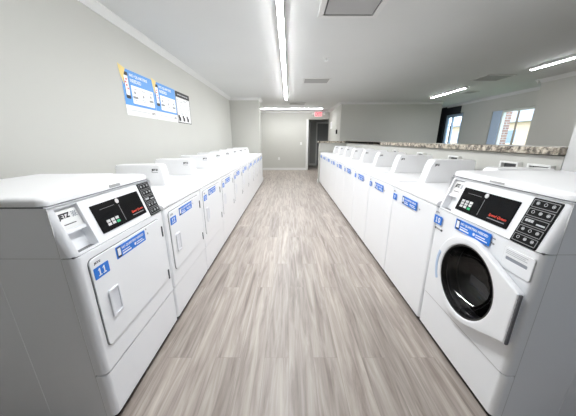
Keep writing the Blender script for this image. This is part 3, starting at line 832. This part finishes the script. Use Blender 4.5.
        # reinforcing groove of the lower front, left of the door
        MB().box(-HW + 0.03, HW - 0.03, 0.003, 0.02, 0.288, 0.299).build('lower_seam', KEY, root)
    else:
        dryer_front(root, 11)
    return root

def dryer_front(root, num):
    x0, x1, z0, z1 = -0.290, 0.272, 0.412, 0.838
    gap_frame(root, 'door_gap', x0, x1, z0, z1, 0.022, -0.0012)
    hx0, hx1, hz0, hz1 = -0.236, -0.166, 0.523, 0.662
    me, M = plate([rrect(x0, x1, z0, z1, 0.022), rrect(hx0 + .006, hx1 - .006, hz0 + .006, hz1 - .006, 0.008)], -0.0065, -0.0005, 0.002)
    dn = MB().mesh(me, M).build('door', WHITE, root)
    me, M = plate([rrect(hx0, hx1, hz0, hz1, 0.012), rrect(hx0 + .018, hx1 - .010, hz0 + .014, hz1 - .012, 0.005)], -0.0135, -0.006, 0.003)
    hd = MB().mesh(me, M).build('door_handle', HANDLE, dn)
    # slanted pan of the finger pull
    m = MB(); a, b = hx0 + .008, hx1 - .008; c, d = hz0 + .008, hz1 - .008
    m.add([(a, -0.004, c), (b, -0.0095, c), (b, -0.0095, d), (a, -0.004, d)], [(0, 1, 2, 3)])
    m.build('finger_pan', HANDLE, hd)
    for z in (0.437, 0.745):
        MB().box(x1 + 0.018, x1 + 0.028, -0.006, 0.002, z - 0.034, z + 0.034, bev=0.002).build('hinge', HINGE, root)
    number_sticker(root, -0.236, 0.769, num)
    banner(root, -0.136, 0.104, 0.767, 0.826)
    t = MB(); t.box(0.128, 0.136, -0.0072, -0.0065, 0.79, 0.80); t.box(0.118, 0.124, -0.0072, -0.0065, 0.82, 0.828); t.build('small_mark', INKG, root)

def rear_machine(name, washer, num, side):
    """machine with the control console standing at the back; side = -1/+1: the near end of the console"""
    root = empty(name, (0, 0, 0))
    MB().box(-HW + 0.004, HW - 0.004, 0.03, DEP - 0.03, 0.0, 0.05).build('toe_kick', TOE, root)
    MB().box(-HW, HW, 0.03, DEP, 0.035, 0.868, bev=0.003).build('cabinet', WHITE, root)
    zt = 0.905
    if washer:
        m = MB(); prism(m, plan(-HW, HW, 0.0, 0.045, 0.015), 0.045, 0.868, 0.003); m.build('front_panel', WHITE, root)
    else:
        m = MB(); prism(m, plan(-HW, HW, 0.004, 0.045, 0.015), 0.045, 0.290, 0.003); m.build('kick_panel', WHITE, root)
        m = MB(); prism(m, plan(-HW, HW, 0.0, 0.045, 0.015), 0.295, 0.868, 0.003); m.build('front_panel', WHITE, root)
    MB().box(-HW + 0.004, HW - 0.004, 0.008, DEP - 0.005, 0.866, 0.874).build('worktop_seam', SEAM if not washer else INKL, root)
    m = MB()
    prof = [(0.0, 0.873), (-0.004, 0.880), (-0.003, 0.892), (0.004, 0.901), (0.016, zt), (DEP, zt), (DEP, 0.873)]
    m.loft([[(x, y, z) for y, z in prof] for x in (-HW, HW)]); m.build('worktop', WHITE2, root, angle=50)
    if washer:
        me = MB(); me.box(-HW + 0.05, HW - 0.05, 0.045, 0.235, zt - 0.002, zt + 0.008, bev=0.004); lid = me.build('lid', WHITE2, root)
        MB().box(-0.06, 0.06, 0.040, 0.048, zt + 0.001, zt + 0.006, bev=0.002).build('lid_lip', HANDLE, lid)
    # console: upright slab with a rounded front shoulder
    y0 = 0.272 if washer else 0.300
    zc = zt + (0.200 if washer else 0.190)
    a, b = (HW - 0.115, HW - 0.003) if side > 0 else (-HW + 0.003, -HW + 0.115)
    sl = 0.048 if washer else 0.028
    DB = DEP if washer else DEP + 0.035
    def outline(e):
        r = 0.035; o = [(y0 + e, zt + 0.001), (y0 + sl * 0.75 + e, zc - r - 0.02)]
        for i in range(7):
            t = PI / 2 * i / 6; o.append((y0 + sl + r - (r - e) * math.cos(t), zc - r + (r - e) * math.sin(t)))
        o += [(DB - 0.02 - e, zc - 0.004 - e), (DB - e - 0.004, zc - 0.02), (DB - e - 0.002, zt + 0.001)]
        return o
    m = MB()
    rings = []
    for x, e in ((a, 0.010), (a + 0.003, 0.004), (a + 0.010, 0.0), (b - 0.010, 0.0), (b - 0.003, 0.004), (b, 0.010)):
        rings.append([(x, y, z) for y, z in outline(e)])
    m.loft(rings); cs = m.build('console', WHITE2, root, angle=40)
    m = MB(); m.box(a + 0.004, b - 0.004, y0 + 0.004, DEP - 0.01, zt - 0.001, zt + 0.004); m.build('console_foot', INKL, cs)
    # logo on the near side of the console, reading correctly from the near end
    xf = b + 0.0006 if side > 0 else a - 0.0006
    t = MB()
    if side > 0:   # facing +x locally: text runs along +y
        M = Matrix.Translation((xf, 0, 0)) @ Matrix.Rotation(PI / 2, 4, 'Z')
        text_mb(t, 'JETZ', y0 + sl + 0.022, y0 + sl + 0.064, zc - 0.058, zc - 0.036, 0, 0.06, M=M)
    else:          # facing -x: text runs along -y
        M = Matrix.Translation((xf, 0, 0)) @ Matrix.Rotation(-PI / 2, 4, 'Z')
        text_mb(t, 'JETZ', -(y0 + 0.115), -(y0 + 0.055), zc - 0.062, zc - 0.038, 0, 0.06, M=M)
        t.box(-(y0 + 0.115), -(y0 + 0.060), -0.0004, 0.0004, zc - 0.072, zc - 0.069, M=M)
    t.build('logo', INK, cs)
    # control strip on the front of the console
    m = MB(); m.box(a + 0.02, b - 0.02, y0 + 0.004 + sl * 0.3, y0 + sl * 0.3 + 0.02, zt + 0.05, zt + 0.075); m.build('control_strip', KEY, cs)
    if washer:
        number_sticker(root, -0.280, 0.797, num, w=0.036)
        banner(root, -0.135, 0.110, 0.775, 0.838)
        t = MB(); t.box(0.135, 0.147, -0.001, 0.0, 0.79, 0.80); t.build('small_mark', INKG, root)
    else:
        dryer_front(root, num)
    return root

XL, XR = -0.813, 0.955
words = ['first', 'second', 'third', 'fourth', 'fifth', 'sixth', 'seventh', 'eighth', 'ninth', 'tenth']
# left row
d11 = front_machine('dryer', 'white dryer with black front control panel, numbered 11, nearest machine at left', 'dryer', False, None)
d11.location = (XL, 0.845 + HW, 0); d11.rotation_euler = (0, 0, PI / 2)
proto = None
for i in range(9):
    num = 12 + i
    if proto is None:
        proto = rear_machine('dryer', False, num, -1); o = proto
    else:
        o = copy_tree(proto)
        for c in [c for c in o.children if c.name.startswith('number_sticker')]:
            for g_ in list(c.children): bpy.data.objects.remove(g_)
            bpy.data.objects.remove(c)
        number_sticker(o, -0.236, 0.769, num)
    o.location = (XL, 1.532 + 0.688 * i + 0.344, 0); o.rotation_euler = (0, 0, PI / 2); o.scale = (1.007, 1, 1)
    extra = ', last before the wall' if i == 8 else ''
    if i == 0: lab = 'white dryer numbered 12, directly beyond the near dryer with black control panel'
    else: lab = 'white rear-console dryer, %s machine from the camera in the left row%s' % (words[i + 1], extra)
    tag(o, lab, 'dryer', 'rear-console dryers in the left row')
# right row
w10 = front_machine('washing_machine', 'white front-loading washer with round dark door, numbered 10, nearest machine at right', 'washing machine', True, None)
w10.location = (XR, 0.8415 + HW * 1.012, 0); w10.rotation_euler = (0, 0, -PI / 2); w10.scale = (1.012, 1, 1.018)
proto = None
for i in range(9):
    num = 9 - i
    if proto is None:
        proto = rear_machine('washing_machine', True, num, 1); o = proto
    else:
        o = copy_tree(proto)
        for c in [c for c in o.children if c.name.startswith('number_sticker')]:
            for g_ in list(c.children): bpy.data.objects.remove(g_)
            bpy.data.objects.remove(c)
        number_sticker(o, -0.280, 0.797, num, w=0.036)
    o.location = (XR, 1.532 + 0.684 * i + 0.342, 0); o.rotation_euler = (0, 0, -PI / 2); o.scale = (1, 1, 1.03)
    extra = ', last before end wall' if i == 8 else ''
    if i == 0: lab = 'white top-loading washer directly beyond the near front-loading washer'
    else: lab = 'white top-loading washer, %s from the camera in right row%s' % (words[i + 1], extra)
    tag(o, lab, 'washing machine', 'top-loading washers in the right row')

# ================================================================== light, world, camera
wd = bpy.data.worlds.new('World'); scn.world = wd; wd.use_nodes = True
bg = wd.node_tree.nodes['Background']
bg.inputs['Color'].default_value = (0.72, 0.85, 1.0, 1); bg.inputs['Strength'].default_value = 1.15

cam = bpy.data.cameras.new('Camera'); co = bpy.data.objects.new('Camera', cam); col.objects.link(co)
cam.sensor_fit = 'HORIZONTAL'; cam.sensor_width = 36.0; cam.lens = 36.0 * 246.73 / 576
cam.shift_y = 6.0 / 576; cam.shift_x = -0.8 / 576; cam.clip_start = 0.02; cam.clip_end = 200
co.location = (0, 0, 1.309); co.rotation_euler = (math.radians(90 - 16.823), 0, 0)
scn.camera = co

vs = scn.view_settings
scn.display_settings.display_device = 'sRGB'
vs.view_transform = 'Standard'; vs.look = 'None'; vs.exposure = 2.1; vs.gamma = 1.0; vs.use_curve_mapping = False
scn.cycles.max_bounces = 10; scn.cycles.diffuse_bounces = 6; scn.cycles.transparent_max_bounces = 12
